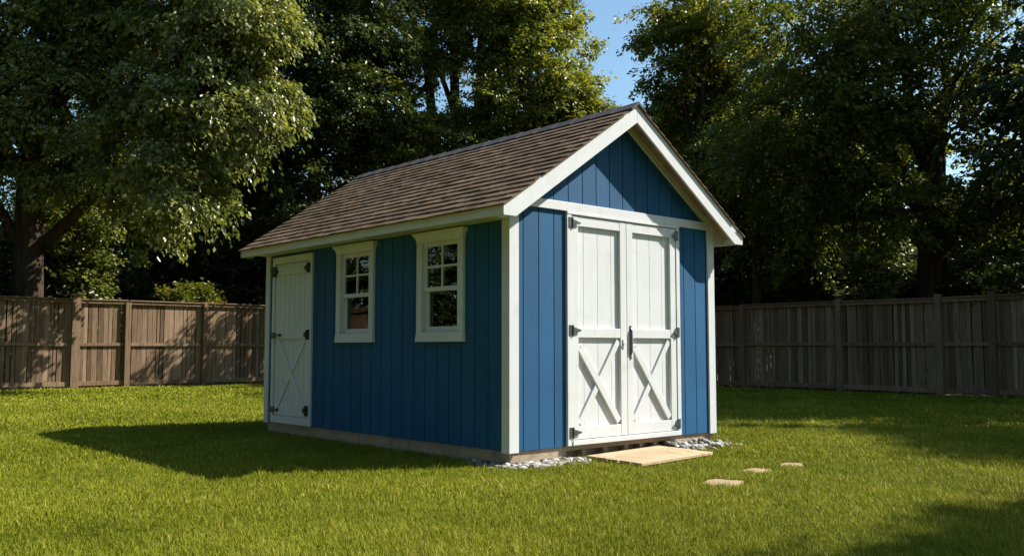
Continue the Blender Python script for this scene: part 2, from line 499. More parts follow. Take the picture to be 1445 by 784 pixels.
# eaves
for sgn in (-1, 1):
    xw = XR + sgn * (W / 2 + 0.0005); xf = XR + sgn * (W / 2 + OV - 0.024)
    mb = MB()
    mb.prism([(xw, -0.012, 2.312), (xf, -0.012, 2.312), (xf, -0.012, roofz(xf) - 0.036), (xw, -0.012, roofz(xw) - 0.036)], (0, L + 0.024, 0))
    mb.build('eave_box', M['white'], shed)
    mb = MB()
    xo = XR + sgn * (W / 2 + OV + 0.002)
    a, b = sorted((xf + sgn * 0.001, xo))
    mb.prism([(a, -OG + 0.027, 2.302), (b, -OG + 0.027, 2.302), (b, -OG + 0.027, roofz(b) - 0.001 if sgn > 0 else roofz(b) - 0.036), (a, -OG + 0.027, roofz(a) - 0.036 if sgn > 0 else roofz(a) - 0.001)], (0, L + 2 * OG - 0.054, 0))
    o = mb.build('fascia', M['white'], shed, bevel=0.003)
    for ya, yb in ((-OG, -OG + 0.026), (L + OG - 0.026, L + OG)):
        mb = MB()
        xt = XR + sgn * (W / 2 + OV + 0.014)
        xk = XR + sgn * (W / 2 + OV - 0.14)
        c = XR
        mb.prism([(c, ya, ZR + 0.004), (xt, ya, roofz(xt) + 0.004), (xt, ya, 2.296), (xk, ya, 2.296), (c, ya, ZR - 0.18)], (0, yb - ya, 0))
        mb.build('bargeboard', M['white'], shed, bevel=0.003)
    for ya, yb in ((-OG + 0.028, -0.001), (L + 0.001, L + OG - 0.028)):
        # brown boards lining the gable overhang
        mb = MB()
        s = 0.0
        xlim = W / 2 + OV - 0.03
        while s < xlim:
            s2 = min(s + 0.14, xlim)
            p = lambda q, yy, t: (XR + sgn * q, yy, ZR - K * q - t)
            mb.hexa([p(s + 0.003, ya, 0.036), p(s2 - 0.002, ya, 0.036), p(s2 - 0.002, yb, 0.036), p(s + 0.003, yb, 0.036),
                     p(s + 0.003, ya, 0.053), p(s2 - 0.002, ya, 0.053), p(s2 - 0.002, yb, 0.053), p(s + 0.003, yb, 0.053)], random.random())
            s = s2
        mb.build('soffit', M['soffit'], shed)

# ---- double door in the front wall
def strap_hinge(parent, x, z, dirx, y, mat, n=0.10, hh=0.085):
    """leaf plate on the jamb, knuckle and a pointed strap on the door"""
    mb = MB()
    mb.box(min(x, x - dirx * 0.042), max(x, x - dirx * 0.042), y - 0.006, y + 0.002, z - hh / 2, z + hh / 2)
    mb.tube([(x + dirx * 0.006, y - 0.008, z - hh / 2), (x + dirx * 0.006, y - 0.008, z + hh / 2)], [0.009, 0.009], 8)
    xs = x + dirx * 0.014
    mb.prism([(xs, y - 0.016, z - 0.032), (xs + dirx * n, y - 0.016, z - 0.006), (xs + dirx * n, y - 0.016, z + 0.006), (xs, y - 0.016, z + 0.032)], (0, 0.008, 0))
    mb.build('hinge', mat, parent)

mb = MB()
mb.box(0.735, 0.797, -0.030, 0.0, 0.150, 2.425); mb.box(2.443, 2.503, -0.030, 0.0, 0.150, 2.425)
mb.box(0.735, 2.503, -0.034, 0.0, 2.427, 2.453)
mb.box(0.799, 2.441, -0.040, 0.06, 0.152, 0.200)
mb.box(0.747, 0.797, 0.001, 0.06, 0.150, 2.424); mb.box(2.443, 2.489, 0.001, 0.06, 0.150, 2.424)
mb.build('door_frame', M['white'], shed, bevel=0.003)

def door_leaf(x0, x1, hinge_dir, zb=0.206, zt=2.420):
    w_ = x1 - x0
    mb = MB()
    yb = 0.012
    n = 4
    ST = 0.095
    bw = w_ / n
    for k in range(n):       # boards with V gaps
        mb.box(x0 + k * bw + 0.003, x0 + (k + 1) * bw - 0.003, yb, yb + 0.02, zb, zt, random.random())
    mb.box(x0 + 0.002, x1 - 0.002, yb + 0.006, yb + 0.035, zb + 0.001, zt - 0.001)
    leaf = mb.build('door', M['white'], shed)
    yf = -0.022
    for a, b in ((x0, x0 + ST), (x1 - ST, x1)):
        mb = MB(); mb.box(a, b, yf, yb - 0.001, zb, zt); mb.build('stile', M['white'], leaf, bevel=0.003)
    for a, b in ((zb, zb + 0.115), (1.205, 1.30), (zt - 0.10, zt)):
        mb = MB(); mb.box(x0 + ST + 0.0005, x1 - ST - 0.0005, yf + 0.002, yb - 0.001, a, b)
        mb.build('rail', M['white'], leaf, bevel=0.003)
    # crossed braces in the lower panel
    xa, xb = x0 + ST + 0.001, x1 - ST - 0.001
    za, zc = zb + 0.116, 1.204
    def brace(p, q, wd, y0):
        m2 = MB()
        p, q = Vector((p[0], 0, p[1])), Vector((q[0], 0, q[1]))
        t = (q - p).normalized(); s = Vector((-t.z, 0, t.x)) * wd / 2
        # ends cut square with the frame
        pts = [p + s, q + s, q - s, p - s]
        pts = [(min(max(v.x, xa), xb), y0, min(max(v.z, za), zc)) for v in pts]
        m2.prism(pts, (0, yb - 0.001 - y0, 0))
        m2.build('brace', M['white'], leaf, bevel=0.002)
    brace((xa + 0.02, zc - 0.10), (xb - 0.02, za + 0.03), 0.082, yf + 0.003)
    brace((xa + 0.02, za + 0.03), (xb - 0.02, zc - 0.03), 0.070, yf + 0.010)
    hx = x0 - 0.002 if hinge_dir > 0 else x1 + 0.002
    for z in (0.275, 1.275, 2.345):
        strap_hinge(leaf, hx, z, hinge_dir, -0.030, M['iron'], 0.10 if hinge_dir > 0 else 0.05, 0.105)
    return leaf
leftleaf = door_leaf(0.801, 1.617, 1)
rightleaf = door_leaf(1.623, 2.439, -1)
mb = MB()
hx = 1.672
mb.tube([(hx, -0.023, 1.03), (hx, -0.042, 1.055), (hx, -0.044, 1.16), (hx, -0.042, 1.285), (hx, -0.023, 1.31)], [0.009, 0.010, 0.010, 0.010, 0.009], 8)
mb.box(hx - 0.013, hx + 0.013, -0.029, -0.022, 0.985, 1.335)
mb.build('handle', M['iron'], rightleaf, bevel=0.002)
mb = MB(); mb.box(1.552, 1.572, -0.032, -0.023, 1.10, 1.19); mb.tube([(1.562, -0.024, 1.145), (1.562, -0.045, 1.145)], [0.009, 0.011], 8)
mb.build('latch', M['white'], leftleaf)

# ---- side door (long wall, plane x = 0)
Y0, Y1 = 3.64, 4.67
mb = MB()
mb.box(-0.030, 0.0, Y0, Y0 + 0.075, 0.150, 2.275); mb.box(-0.030, 0.0, Y1 - 0.06, Y1, 0.150, 2.275)
mb.box(-0.030, 0.0, Y0 + 0.076, Y1 - 0.061, 2.185, 2.274); mb.box(-0.034, 0.05, Y0 + 0.076, Y1 - 0.061, 0.151, 0.245)
mb.build('door_frame', M['white'], shed, bevel=0.003)
ya, yb_ = Y0 + 0.079, Y1 - 0.064
za, zt = 0.250, 2.180
mb = MB()
n = 7
bw = (yb_ - ya) / n
for k in range(n): mb.box(-0.010, 0.012, ya + k * bw + 0.004, ya + (k + 1) * bw - 0.004, za, zt, random.random())
mb.box(-0.002, 0.03, ya + 0.001, yb_ - 0.001, za + 0.001, zt - 0.001)
sdoor = mb.build('side_door', M['white'], shed)
tag(sdoor, 'narrow white plank side door in the shaded long wall')
for a, b in ((za, za + 0.10), (1.215, 1.315), (zt - 0.145, zt - 0.03)):
    mb = MB(); mb.box(-0.026, -0.011, ya + 0.07, yb_ - 0.05, a, b)
    mb.build('rail', M['white'], sdoor, bevel=0.003)
for p, q, xo in (((ya + 0.1, za + 0.11), (yb_ - 0.1, 1.20), -0.030), ((yb_ - 0.1, za + 0.11), (ya + 0.1, 1.20), -0.024)):
    mb = MB()
    P, Q = Vector((0, *p)), Vector((0, *q)); t = (Q - P).normalized(); s = Vector((0, -t.z, t.y)) * 0.036
    mb.prism([(xo, v.y, v.z) for v in (P + s, Q + s, Q - s, P - s)], (-0.0105 - xo, 0, 0))
    mb.build('brace', M['white'], sdoor, bevel=0.002)
for z in (0.335, 1.265, 2.095):       # hinges on the near jamb
    mb = MB()
    mb.box(-0.037, -0.028, ya - 0.040, ya + 0.010, z - 0.062, z + 0.062)
    mb.tube([(-0.040, ya + 0.014, z - 0.062), (-0.040, ya + 0.014, z + 0.062)], [0.011, 0.011], 8)
    mb.prism([(-0.036, ya + 0.02, z - 0.05), (-0.036, ya + 0.10, z - 0.02), (-0.036, ya + 0.10, z + 0.02), (-0.036, ya + 0.02, z + 0.05)], (0.009, 0, 0))
    mb.build('hinge', M['black'], sdoor)
for z, hh, ln in ((0.315, 0.07, 0.10), (1.265, 0.075, 0.14), (2.09, 0.13, 0.03)):   # bolts and catch on the far stile
    mb = MB()
    mb.box(-0.040, -0.0265, yb_ - 0.052, yb_ + 0.05, z - hh / 2, z + hh / 2)
    mb.tube([(-0.046, yb_ - 0.052 - ln, z), (-0.046, yb_ + 0.04, z)], [0.012, 0.012], 8)
    mb.box(-0.050, -0.0265, yb_ - 0.052 - ln, yb_ - 0.03 - ln, z - 0.022, z + 0.022)
    mb.build('latch', M['black'] if hh > 0.08 else M['iron'], sdoor)

# ---- sash windows (long wall)
def window(y0, y1):
    z0, z1 = 1.165, 2.295
    c = 0.088
    mb = MB()
    X = -0.034
    mb.box(X, 0.0, y0, y0 + c, z0 + 0.10, z1 - 0.105); mb.box(X, 0.0, y1 - c, y1, z0 + 0.10, z1 - 0.105)
    # jamb liners through the wall
    mb.box(0.001, 0.075, y0 + 0.062, y0 + 0.092, z0 + 0.065, z1 - 0.10); mb.box(0.001, 0.075, y1 - 0.092, y1 - 0.062, z0 + 0.065, z1 - 0.10)
    mb.box(0.001, 0.075, y0 + 0.093, y1 - 0.093, z1 - 0.13, z1 - 0.10); mb.box(0.001, 0.075, y0 + 0.093, y1 - 0.093, z0 + 0.06, z0 + 0.09)
    fr = mb.build('window', M['white'], shed, bevel=0.003)
    mb = MB()      # flared head casing
    a, b, t = z1 - 0.104, z1 - 0.018, z1
    prof = [(-0.038, a, 0.0), (-0.038, a + 0.022, 0.002), (-0.044, a + 0.05, 0.012), (-0.056, b - 0.012, 0.027), (-0.068, b, 0.042), (-0.068, t, 0.042)]
    for (xa, za_, ea), (xb, zb_, eb) in zip(prof[:-1], prof[1:]):
        mb.hexa([(xa, y0 - ea, za_), (0, y0 - ea, za_), (0, y1 + ea, za_), (xa, y1 + ea, za_),
                 (xb, y0 - eb, zb_), (0, y0 - eb, zb_), (0, y1 + eb, zb_), (xb, y1 + eb, zb_)])
    mb.build('head_casing', M['white'], fr)
    mb = MB()      # sill flares at its foot
    mb.hexa([(-0.044, y0 - 0.010, z0), (0, y0 - 0.010, z0), (0, y1 + 0.010, z0), (-0.044, y1 + 0.010, z0),
             (-0.036, y0 - 0.001, z0 + 0.099), (0, y0 - 0.001, z0 + 0.099), (0, y1 + 0.001, z0 + 0.099), (-0.036, y1 + 0.001, z0 + 0.099)])
    mb.build('sill', M['white'], fr, bevel=0.003)
    ia, ib = y0 + c + 0.002, y1 - c - 0.002
    zb_, ztp = z0 + 0.101, z1 - 0.106
    zm = zb_ + (ztp - zb_) * 0.50
    S = 0.042
    # upper sash, two by two panes
    mb = MB()
    xa, xb = 0.004, 0.030
    mb.box(xa, xb, ia, ia + S, zm, ztp); mb.box(xa, xb, ib - S, ib, zm, ztp)
    mb.box(xa, xb, ia + S, ib - S, ztp - S, ztp - 0.0005); mb.box(xa - 0.004, xb, ia, ib, zm - 0.045, zm - 0.0005)
    ym, zc = (ia + ib) / 2, (zm + ztp - S) / 2
    mb.box(xa + 0.002, xb - 0.004, ym - 0.011, ym + 0.011, zm, ztp - S - 0.0005)
    mb.box(xa + 0.004, xb - 0.006, ia + S, ym - 0.0115, zc - 0.011, zc + 0.011); mb.box(xa + 0.004, xb - 0.006, ym + 0.0115, ib - S, zc - 0.011, zc + 0.011)
    mb.build('upper_sash', M['white'], fr)
    mb = MB()
    xa, xb = 0.034, 0.060
    mb.box(xa, xb, ia, ia + S, zb_, zm - 0.002); mb.box(xa, xb, ib - S, ib, zb_, zm - 0.002)
    mb.box(xa, xb, ia + S, ib - S, zb_, zb_ + 0.055)
    mb.build('lower_sash', M['white'], fr)
    mb = MB()
    mb.box(0.017, 0.0195, ia + 0.012, ib - 0.012, zm + 0.002, ztp - 0.012)
    mb.build('pane', M['glass'], fr)
    mb = MB()
    mb.box(0.047, 0.0495, ia + 0.012, ib - 0.012, zb_ + 0.012, zm - 0.004)
    mb.build('pane', M['glass'], fr)
    return fr
tag(window(*WIN[0]), 'white sash window nearer the corner post')
tag(window(*WIN[1]), 'white sash window nearer the side door')

# ------------------------------------------------------------------ things around the shed
rp = empty('entry_ramp', (1.51, -0.41, 0)); tag(rp, 'pale timber ramp lying on the grass below the white double door', 'ramp')
mb = MB()
nb = 5
for k in range(nb):
    a, b = -0.355 + k * 0.142, -0.355 + (k + 1) * 0.142 - 0.013
    z = lambda y: 0.046 + (y + 0.355) * 0.02
    P = []
    xl, xr = -0.63 + random.uniform(-0.012, 0.012), 0.63 + random.uniform(-0.012, 0.012)
    for t in (-0.026, 0.0):
        for (x, y) in ((xl, a), (xr, a), (xr, b), (xl, b)):
            P.append((x, y + 0.10 * x, z(y) + t + random.uniform(-0.002, 0.002)))
    mb.hexa(P, random.random())
mb.build('deck', M['ramp'], rp, bevel=0.003)
for x in (-0.55, 0.0, 0.55):
    mb = MB()
    mb.hexa([(x - 0.02, -0.34 + .1 * x, -0.01), (x + 0.02, -0.34 + .1 * x, -0.01), (x + 0.02, 0.34 + .1 * x, -0.01), (x - 0.02, 0.34 + .1 * x, -0.01),
             (x - 0.02, -0.34 + .1 * x, 0.017), (x + 0.02, -0.34 + .1 * x, 0.017), (x + 0.02, 0.34 + .1 * x, 0.030), (x - 0.02, 0.34 + .1 * x, 0.030)])
    mb.build('bearer', M['ramp'], rp)

def stone(cx, cy, rx, ry, ang, label, seed):
    rg = random.Random(seed)
    mb = MB()
    n = 11
    ring = []
    for k in range(n):
        a = 2 * math.pi * k / n
        m_ = 1.0 / max(abs(math.cos(a)), abs(math.sin(a))) ** 0.75
        r = m_ * rg.uniform(0.9, 1.06)
        x, y = rx * r * math.cos(a), ry * r * math.sin(a)
        ring.append((x * math.cos(ang) - y * math.sin(ang), x * math.sin(ang) + y * math.cos(ang)))
    mb.prism([(x, y, -0.03) for x, y in ring], (0, 0, 0.040))
    o = mb.build('stepping_stone', M['stone'], None, bevel=0.008)
    o.location = (cx, cy, 0)
    tag(o, label, 'stepping stone', 'stepping stones in the lawn')
STONES = [(0.66, -1.89, 0.20, 0.17, 0.35), (1.50, -1.64, 0.17, 0.13, 0.2), (2.12, -1.62, 0.15, 0.11, 0.5)]
stone(*STONES[0], 'largest tan stepping stone, nearest to the timber ramp end and the viewer', 1)
stone(*STONES[1], 'tan stepping stone sunk in grass, the middle one of three', 2)
stone(*STONES[2], 'smallest tan stepping stone, farthest out in the lawn from the largest one', 3)

ICO = None
def pebbles(name, pts, label):
    global ICO
    import bmesh
    if ICO is None:
        bm = bmesh.new(); bmesh.ops.create_icosphere(bm, subdivisions=2, radius=1.0)
        ICO = (np.array([v.co[:] for v in bm.verts]), np.array([[v.index for v in f.verts] for f in bm.faces])); bm.free()
    V, Fc = ICO
    vs_, fs_, rs_ = [], [], []
    b = 0
    for (x, y, z, s) in pts:
        sc_ = np.array([s * RNG.uniform(0.8, 1.5), s * RNG.uniform(0.7, 1.1), s * RNG.uniform(0.45, 0.8)])
        d = RNG.normal(size=(3, 3)) * 0.16
        p = V * (1 + 0.25 * np.sin(V @ (d * 12) + RNG.uniform(0, 6, 3)).mean(axis=1, keepdims=True)) * sc_
        a = RNG.uniform(0, 6.28); ti = RNG.normal() * 0.35
        Rz = np.array([[math.cos(a), -math.sin(a), 0], [math.sin(a), math.cos(a), 0], [0, 0, 1]])
        Rx = np.array([[1, 0, 0], [0, math.cos(ti), -math.sin(ti)], [0, math.sin(ti), math.cos(ti)]])
        vs_.append(p @ Rx.T @ Rz.T + np.array([x, y, z])); fs_.append(Fc + b); b += len(V)
        rs_.append(np.full(len(Fc), np.clip(RNG.normal(0.55, 0.32), 0, 1)))
    Fa = np.concatenate(fs_)
    me = fast_mesh(name, np.concatenate(vs_), Fa.ravel(), np.arange(0, len(Fa) * 3, 3), None, np.concatenate(rs_), M['pebble'], True)
    o = link(name, me); tag(o, label, 'gravel', None, 'stuff')
gp = []
for k in range(440):          # round the near corner
    if RNG.random() < 0.34:
        x, y = -0.03 - abs(RNG.normal(0, 0.07)), RNG.uniform(-0.05, 0.55)
        if RNG.random() < (y / 0.8): continue
    else:
        x = RNG.uniform(-0.12, 0.86); y = -0.0 - abs(RNG.normal(0, 0.10 + 0.05 * x)) * 1.0
        if y < -0.34: continue
    d = min(1, abs(y) / 0.28) if x > 0 else min(1, abs(x) / 0.15)
    gp.append((x, y, 0.008 + (1 - d) * RNG.uniform(0, 0.025), RNG.choice([0.014, 0.02, 0.028, 0.040])))
pebbles('gravel', gp, 'white and grey river pebbles spread round the near corner of the shed base')
gp = []
for k in range(260):
    x = RNG.uniform(2.24, 3.2); y = -abs(RNG.normal(0, 0.15)) - 0.0
    if y < -0.36 or (x < 2.3 and y < -0.1): continue
    if x > W: y = RNG.uniform(-0.33, 0.05)
    d = min(1, abs(y) / 0.30)
    gp.append((x, y, 0.012 + (1 - d) * RNG.uniform(0, 0.08) * (1 if x < 2.9 else 0.3), RNG.choice([0.014, 0.02, 0.028, 0.038])))
pebbles('gravel', gp, 'grey pebbles heaped between the timber ramp and the far front corner of the shed')

# ------------------------------------------------------------------ fences
def fence(name, label, A, B, stops, height, inward, post_h, seed):
    """boards behind rails, the rails facing the yard; stops = post distances along A-B"""
    rg = random.Random(seed)
    A, B = Vector((*A, 0)), Vector((*B, 0)); t = (B - A).normalized(); nrm = Vector((*inward, 0))
    root = empty(name, A); tag(root, label, 'fence')
    def P(s, d, z): return tuple(t * s + nrm * d + Vector((0, 0, z)))
    def bx(mb, s0, s1, d0, d1, z0, z1, r, sk=0.0):
        mb.hexa([P(s0, d0, z0), P(s1, d0, z0), P(s1, d1, z0), P(s0, d1, z0), P(s0 + sk, d0, z1), P(s1 + sk, d0, z1), P(s1 + sk, d1, z1), P(s0 + sk, d1, z1)], r)
    for i_, s in enumerate(stops):
        mb = MB(); wd, ph = post_h(i_)
        bx(mb, s - wd / 2, s + wd / 2, -0.02, 0.12, -0.2, ph, rg.uniform(0.1, 0.6), rg.uniform(-0.02, 0.02))
        if wd > 0.16: bx(mb, s - wd / 2 - 0.02, s + wd / 2 + 0.02, -0.035, 0.135, ph, ph + 0.04, 0.3)
        mb.build('post', M['fence'], root, bevel=0.006)
    for s0, s1 in zip(stops[:-1], stops[1:]):
        mb = MB()
        s = s0 + 0.02
        tilt = rg.uniform(-0.012, 0.012)
        while s < s1 - 0.03:
            wd = rg.choice((0.10, 0.12, 0.135, 0.15)); e = min(s + wd, s1 - 0.02)
            gap = rg.choice((0.003, 0.006, 0.010, 0.016, 0.026))
            bx(mb, s, max(e - gap, s + 0.02), -0.022 - rg.uniform(0, 0.010), 0.0 - rg.uniform(0, 0.006), 0.05 + rg.uniform(-0.03, 0.02), height - 0.05 - rg.uniform(0, 0.015),
               min(1, max(0, rg.gauss(0.5, 0.38))), rg.gauss(0, 0.010))
            s = e
        mb.build('board_panel', M['fence'], root)
        h0, h1 = rg.uniform(-0.015, 0.015), rg.uniform(-0.015, 0.015)
        for z, hh, dd in ((1.16, 0.085, 0.05), (height - 0.075, 0.085, 0.065), (0.07, 0.12, 0.045)):
            mb = MB()
            a, b = s0 + 0.07, s1 - 0.07
            r = rg.uniform(0.2, 0.8)
            mb.hexa([P(a, 0.002, z + h0), P(b, 0.002, z + h1), P(b, dd, z + h1), P(a, dd, z + h0), P(a, 0.002, z + hh + h0), P(b, 0.002, z + hh + h1), P(b, dd, z + hh + h1), P(a, dd, z + hh + h0)], r)
            if z > 2: # flat cap board
                mb.hexa([P(a - 0.05, -0.03, z + 0.088 + h0), P(b + 0.05, -0.03, z + 0.088 + h1), P(b + 0.05, 0.10, z + 0.088 + h1), P(a - 0.05, 0.10, z + 0.088 + h0),
                         P(a - 0.05, -0.03, z + 0.118 + h0), P(b + 0.05, -0.03, z + 0.118 + h1), P(b + 0.05, 0.10, z + 0.118 + h1), P(a - 0.05, 0.10, z + 0.118 + h0)], r)
            mb.build('rail', M['fence'], root, bevel=0.004)
    return root
X0 = -12.0
stopsL = [x - X0 for x in (-12, -9.4, -6.9, -4.4, -1.9, 0.05, 2.15, 3.55, 5.8, 8.3, 10.8, 13.4, 16.1)]
fence('wooden_fence', 'brown board fence partly sunlit, behind the side door end of the shed', (X0, 20.5), (16.2, 20.5), stopsL, 2.42, (0, -1),
      lambda i_: (0.22, 2.53) if i_ == 6 else ((0.15, 2.40) if i_ == 7 else (0.12, 2.45)), 3)
Y0f = -5.0
stopsR = [y - Y0f for y in (-5.0, -2.6, -0.6, 1.88, 3.07, 5.6, 8.48, 11.2, 13.8, 16.2, 18.4, 20.3)]
fence('wooden_fence', 'grey brown board fence in shade, beyond the double door side of the shed', (16.2, Y0f), (16.2, 20.4), stopsR, 2.26, (-1, 0),
      lambda i_: (0.15, 2.36) if i_ in (3, 4, 5) else (0.13, 2.32), 5)

# ------------------------------------------------------------------ trees
def unit(a): return a / np.maximum(np.linalg.norm(a, axis=1, keepdims=True), 1e-9)

def leaf_arrays(twig_p, twig_d, K_, size, length, droop, rng, tilt=0.55):
    """K_ leaves along each twig; returns verts (n*4,3) of folded diamonds"""
    m = len(twig_p)
    p = np.repeat(twig_p, K_, 0); d = np.repeat(twig_d, K_, 0)
    n = len(p)
    t = rng.uniform(0, 1, (n, 1))
    Ln = length * np.repeat(rng.uniform(0.6, 1.3, (m, 1)), K_, 0)
    up = np.tile(np.array([[0, 0, 1.0]]), (n, 1))
    side = unit(np.cross(d, up) + 1e-4)
    s = rng.choice([-1.0, 1.0], (n, 1))
    spread = rng.normal(0, 0.34, (n, 1)) * Ln
    pos = p + d * (t * Ln) + side * spread + up * (rng.normal(0, 0.13, (n, 1)) * Ln) - up * (droop * (t ** 2) * Ln)
    ax = unit(d * 0.7 + side * s * 0.8 - up * (0.25 + droop) + rng.normal(0, 0.35, (n, 3)))
    nr = unit(up + rng.normal(0, tilt, (n, 3)))
    lat = unit(np.cross(nr, ax))
    nr = np.cross(ax, lat)
    ln = size * rng.uniform(0.65, 1.35, (n, 1)); wd = ln * rng.uniform(0.26, 0.36, (n, 1))
    V = np.empty((n, 4, 3))
    V[:, 0] = pos
    mid = pos + ax * ln * 0.45
    V[:, 1] = mid + lat * wd + nr * wd * 0.25
    V[:, 2] = pos + ax * ln - nr * ln * 0.10
    V[:, 3] = mid - lat * wd + nr * wd * 0.25
    tw = np.repeat(rng.normal(0, 0.14, (m, 1)), K_, 0)
    rnd = np.clip(rng.normal(0.45, 0.2, (n, 1)) + tw, 0, 1)
    return V.reshape(-1, 3), rnd[:, 0]

def leaf_mesh(name, Vs, rs, mat):
    V = np.concatenate(Vs); r = np.concatenate(rs)
    n = len(V) // 4
    b = np.arange(n)[:, None] * 4
    idx = np.concatenate([b + np.array([[0, 1, 2]]), b + np.array([[0, 2, 3]])], 1).ravel()
    return fast_mesh(name, V, idx, np.arange(0, n * 6, 3), None, np.repeat(r, 2), mat)

def lobe_twigs(c, rad, n, rng, shell=0.5, per=7):
    """twigs gathered in leafy clumps spread over an uneven lobe"""
    rad = np.array(rad)
    nc = max(5, n // per)
    d = unit(rng.normal(size=(nc, 3)))
    u = shell + (1 - shell) * rng.uniform(0, 1, (nc, 1)) ** 0.7
    ph = rng.uniform(0, 6.28, 6)
    bump_ = 1 + 0.20 * np.sin(6 * d[:, :1] + ph[0]) + 0.16 * np.sin(8 * d[:, 1:2] + ph[1]) + 0.14 * np.sin(9 * d[:, 2:] + ph[2])
    cc = d * rad * u * bump_
    k = rng.integers(0, nc, n)
    cr = 0.145 * rad.mean() * rng.uniform(0.6, 1.5, (nc, 1))[k]
    o = rng.normal(0, 1, (n, 3)) * np.array([1, 1, 0.55])
    p = np.array(c) + cc[k] + o * cr
    out = unit(d[k] * np.array([0.8, 0.8, 0.4]) + o * 0.55 + rng.normal(0, 0.3, (n, 3)))
    return p, out

LEAVES = [0]
def bez(p0, p1, p2, n):
    return [p0 * (1 - t) ** 2 + p1 * 2 * t * (1 - t) + p2 * t * t for t in [k / (n - 1) for k in range(n)]]

def limbs(mb, rg, base, tr, fork, lobes, extra=3):
    base, fork = Vector(base), Vector(fork)
    mid = (base + fork) / 2 + Vector((rg.uniform(-.15, .15), rg.uniform(-.15, .15), 0)) * tr * 2
    trunk = bez(base, mid, fork, 8)
    rr = [tr * (1.35 if k == 0 else 1.0) * (1 - 0.32 * k / 7) for k in range(8)]
    mb.tube(trunk, rr, 12)
    for (c, rad, nn) in lobes:
        c = Vector(c)
        k = rg.choice((4, 5, 6, 7)) if c.z > fork.z else rg.choice((3, 4, 5))
        s = trunk[k]
        h = c - s
        m1 = s + h * 0.45 + Vector((rg.uniform(-.1, .1), rg.uniform(-.1, .1), 0.18)) * h.length
        L_ = bez(s, m1, c, 9)
        L_ = [q + Vector((rg.gauss(0, .03), rg.gauss(0, .03), rg.gauss(0, .03))) * h.length * 0.5 * (0 < j < 8) for j, q in enumerate(L_)]
        r0 = tr * rg.uniform(0.22, 0.38)
        mb.tube(L_, [r0 * (1 - j / 8) ** 0.8 + 0.025 for j in range(9)], 8)
        for e in range(extra):
            q0 = L_[rg.choice((4, 5, 6, 7))]
            dv = Vector((rg.gauss(0, 1), rg.gauss(0, 1), rg.gauss(0.25, .7))).normalized()
            q2 = c + Vector((dv.x * rad[0], dv.y * rad[1], dv.z * rad[2])) * 0.9
            L2 = bez(q0, (q0 + q2) / 2 + Vector((0, 0, 0.12)) * (q2 - q0).length, q2, 6)
            mb.tube(L2, [r0 * 0.38 * (1 - j / 5) + 0.012 for j in range(6)], 6)

def tree(name, label, base, tr, fork, lobes, leaf=0.16, mat='leaf_mid', K_=26, tl=0.7, droop=0.3, seed=1, group=None, cat='tree', stems=None, limb_of=None):
    rng = np.random.default_rng(seed); rg = random.Random(seed)
    root = empty(name, (base[0], base[1], 0)); tag(root, label, cat, group)
    off = Vector((base[0], base[1], 0))
    lb = [(Vector(c) - off, rad, n) for c, rad, n in lobes]
    mb = MB()
    if stems is None:
        limbs(mb, rg, Vector((0, 0, -0.15)), tr, Vector(fork) - off, lb if limb_of is None else [lb[q] for q in limb_of])
    else:
        for i_, f in enumerate(stems):
            limbs(mb, rg, Vector((rg.uniform(-.25, .25), rg.uniform(-.25, .25), -0.15)), tr, Vector(f) - off, lb[i_::len(stems)])
    mb.build('trunk', M['bark'], root, smooth=True)
    Vs, rs = [], []
    for c, rad, n in lb:
        p, d = lobe_twigs(c, rad, n, rng)
        V, r = leaf_arrays(p, d, K_, leaf, tl, droop, rng)
        Vs.append(V); rs.append(r)
    me = leaf_mesh('crown', Vs, rs, M[mat])
    LEAVES[0] += len(me.polygons) // 2
    link('crown', me, root)
    return root

def T(px, py, dep): return tuple(at(px, py, dep))
def base_at(px, dep):
    p = at(px, 490, dep); return (p.x, p.y)

# big tree over the board fence at the far left: drooping sunlit boughs
b0 = base_at(40, 26.5)
BOUGHS = [
    ([(150, 70, 26), (233, 35, 25), (299, 50, 24.2), (345, 95, 23.8), (361, 150, 23.6)], 0.90),
    ([(166, 130, 25.6), (233, 112, 24.4), (284, 140, 23.7), (311, 195, 23.4)], 0.85),
    ([(130, 205, 25.6), (187, 192, 24.2), (228, 225, 23.4), (257, 268, 23.0)], 0.80),
    ([(110, 262, 25.8), (166, 262, 25.3), (203, 292, 25.1)], 0.75),
    ([(183, -30, 26), (266, -45, 25), (328, -10, 24.2), (357, 40, 24.0)], 1.05),
    ([(70, 60, 26), (0, 50, 25.4), (-60, 90, 25)], 1.15),
    ([(90, 120, 25.4), (30, 140, 24.8)], 0.80),
    ([(10, 190, 26), (-60, 220, 25.6), (-110, 270, 25.4)], 0.95),
    ([(100, 0, 26), (174, 30, 26.4)], 1.15),
    ([(60, -90, 26), (150, -110, 26), (241, -130, 25.4), (316, -100, 25)], 1.5),
    ([(-40, -40, 26), (-120, 0, 26)], 1.6)]
lobes_, ends_ = [], []
for pts_, r_ in BOUGHS:
    for q_, (px_, py_, dp_) in enumerate(pts_):
        lobes_.append((T(px_, py_, dp_), (r_ * 1.12, r_, r_ * 0.62), int(92 * r_ ** 1.5)))
    ends_.append(len(lobes_) - 2)
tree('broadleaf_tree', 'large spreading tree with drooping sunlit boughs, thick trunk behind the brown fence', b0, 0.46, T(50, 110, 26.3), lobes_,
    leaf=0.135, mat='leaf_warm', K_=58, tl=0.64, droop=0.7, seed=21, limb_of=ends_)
b0 = base_at(73, 29)
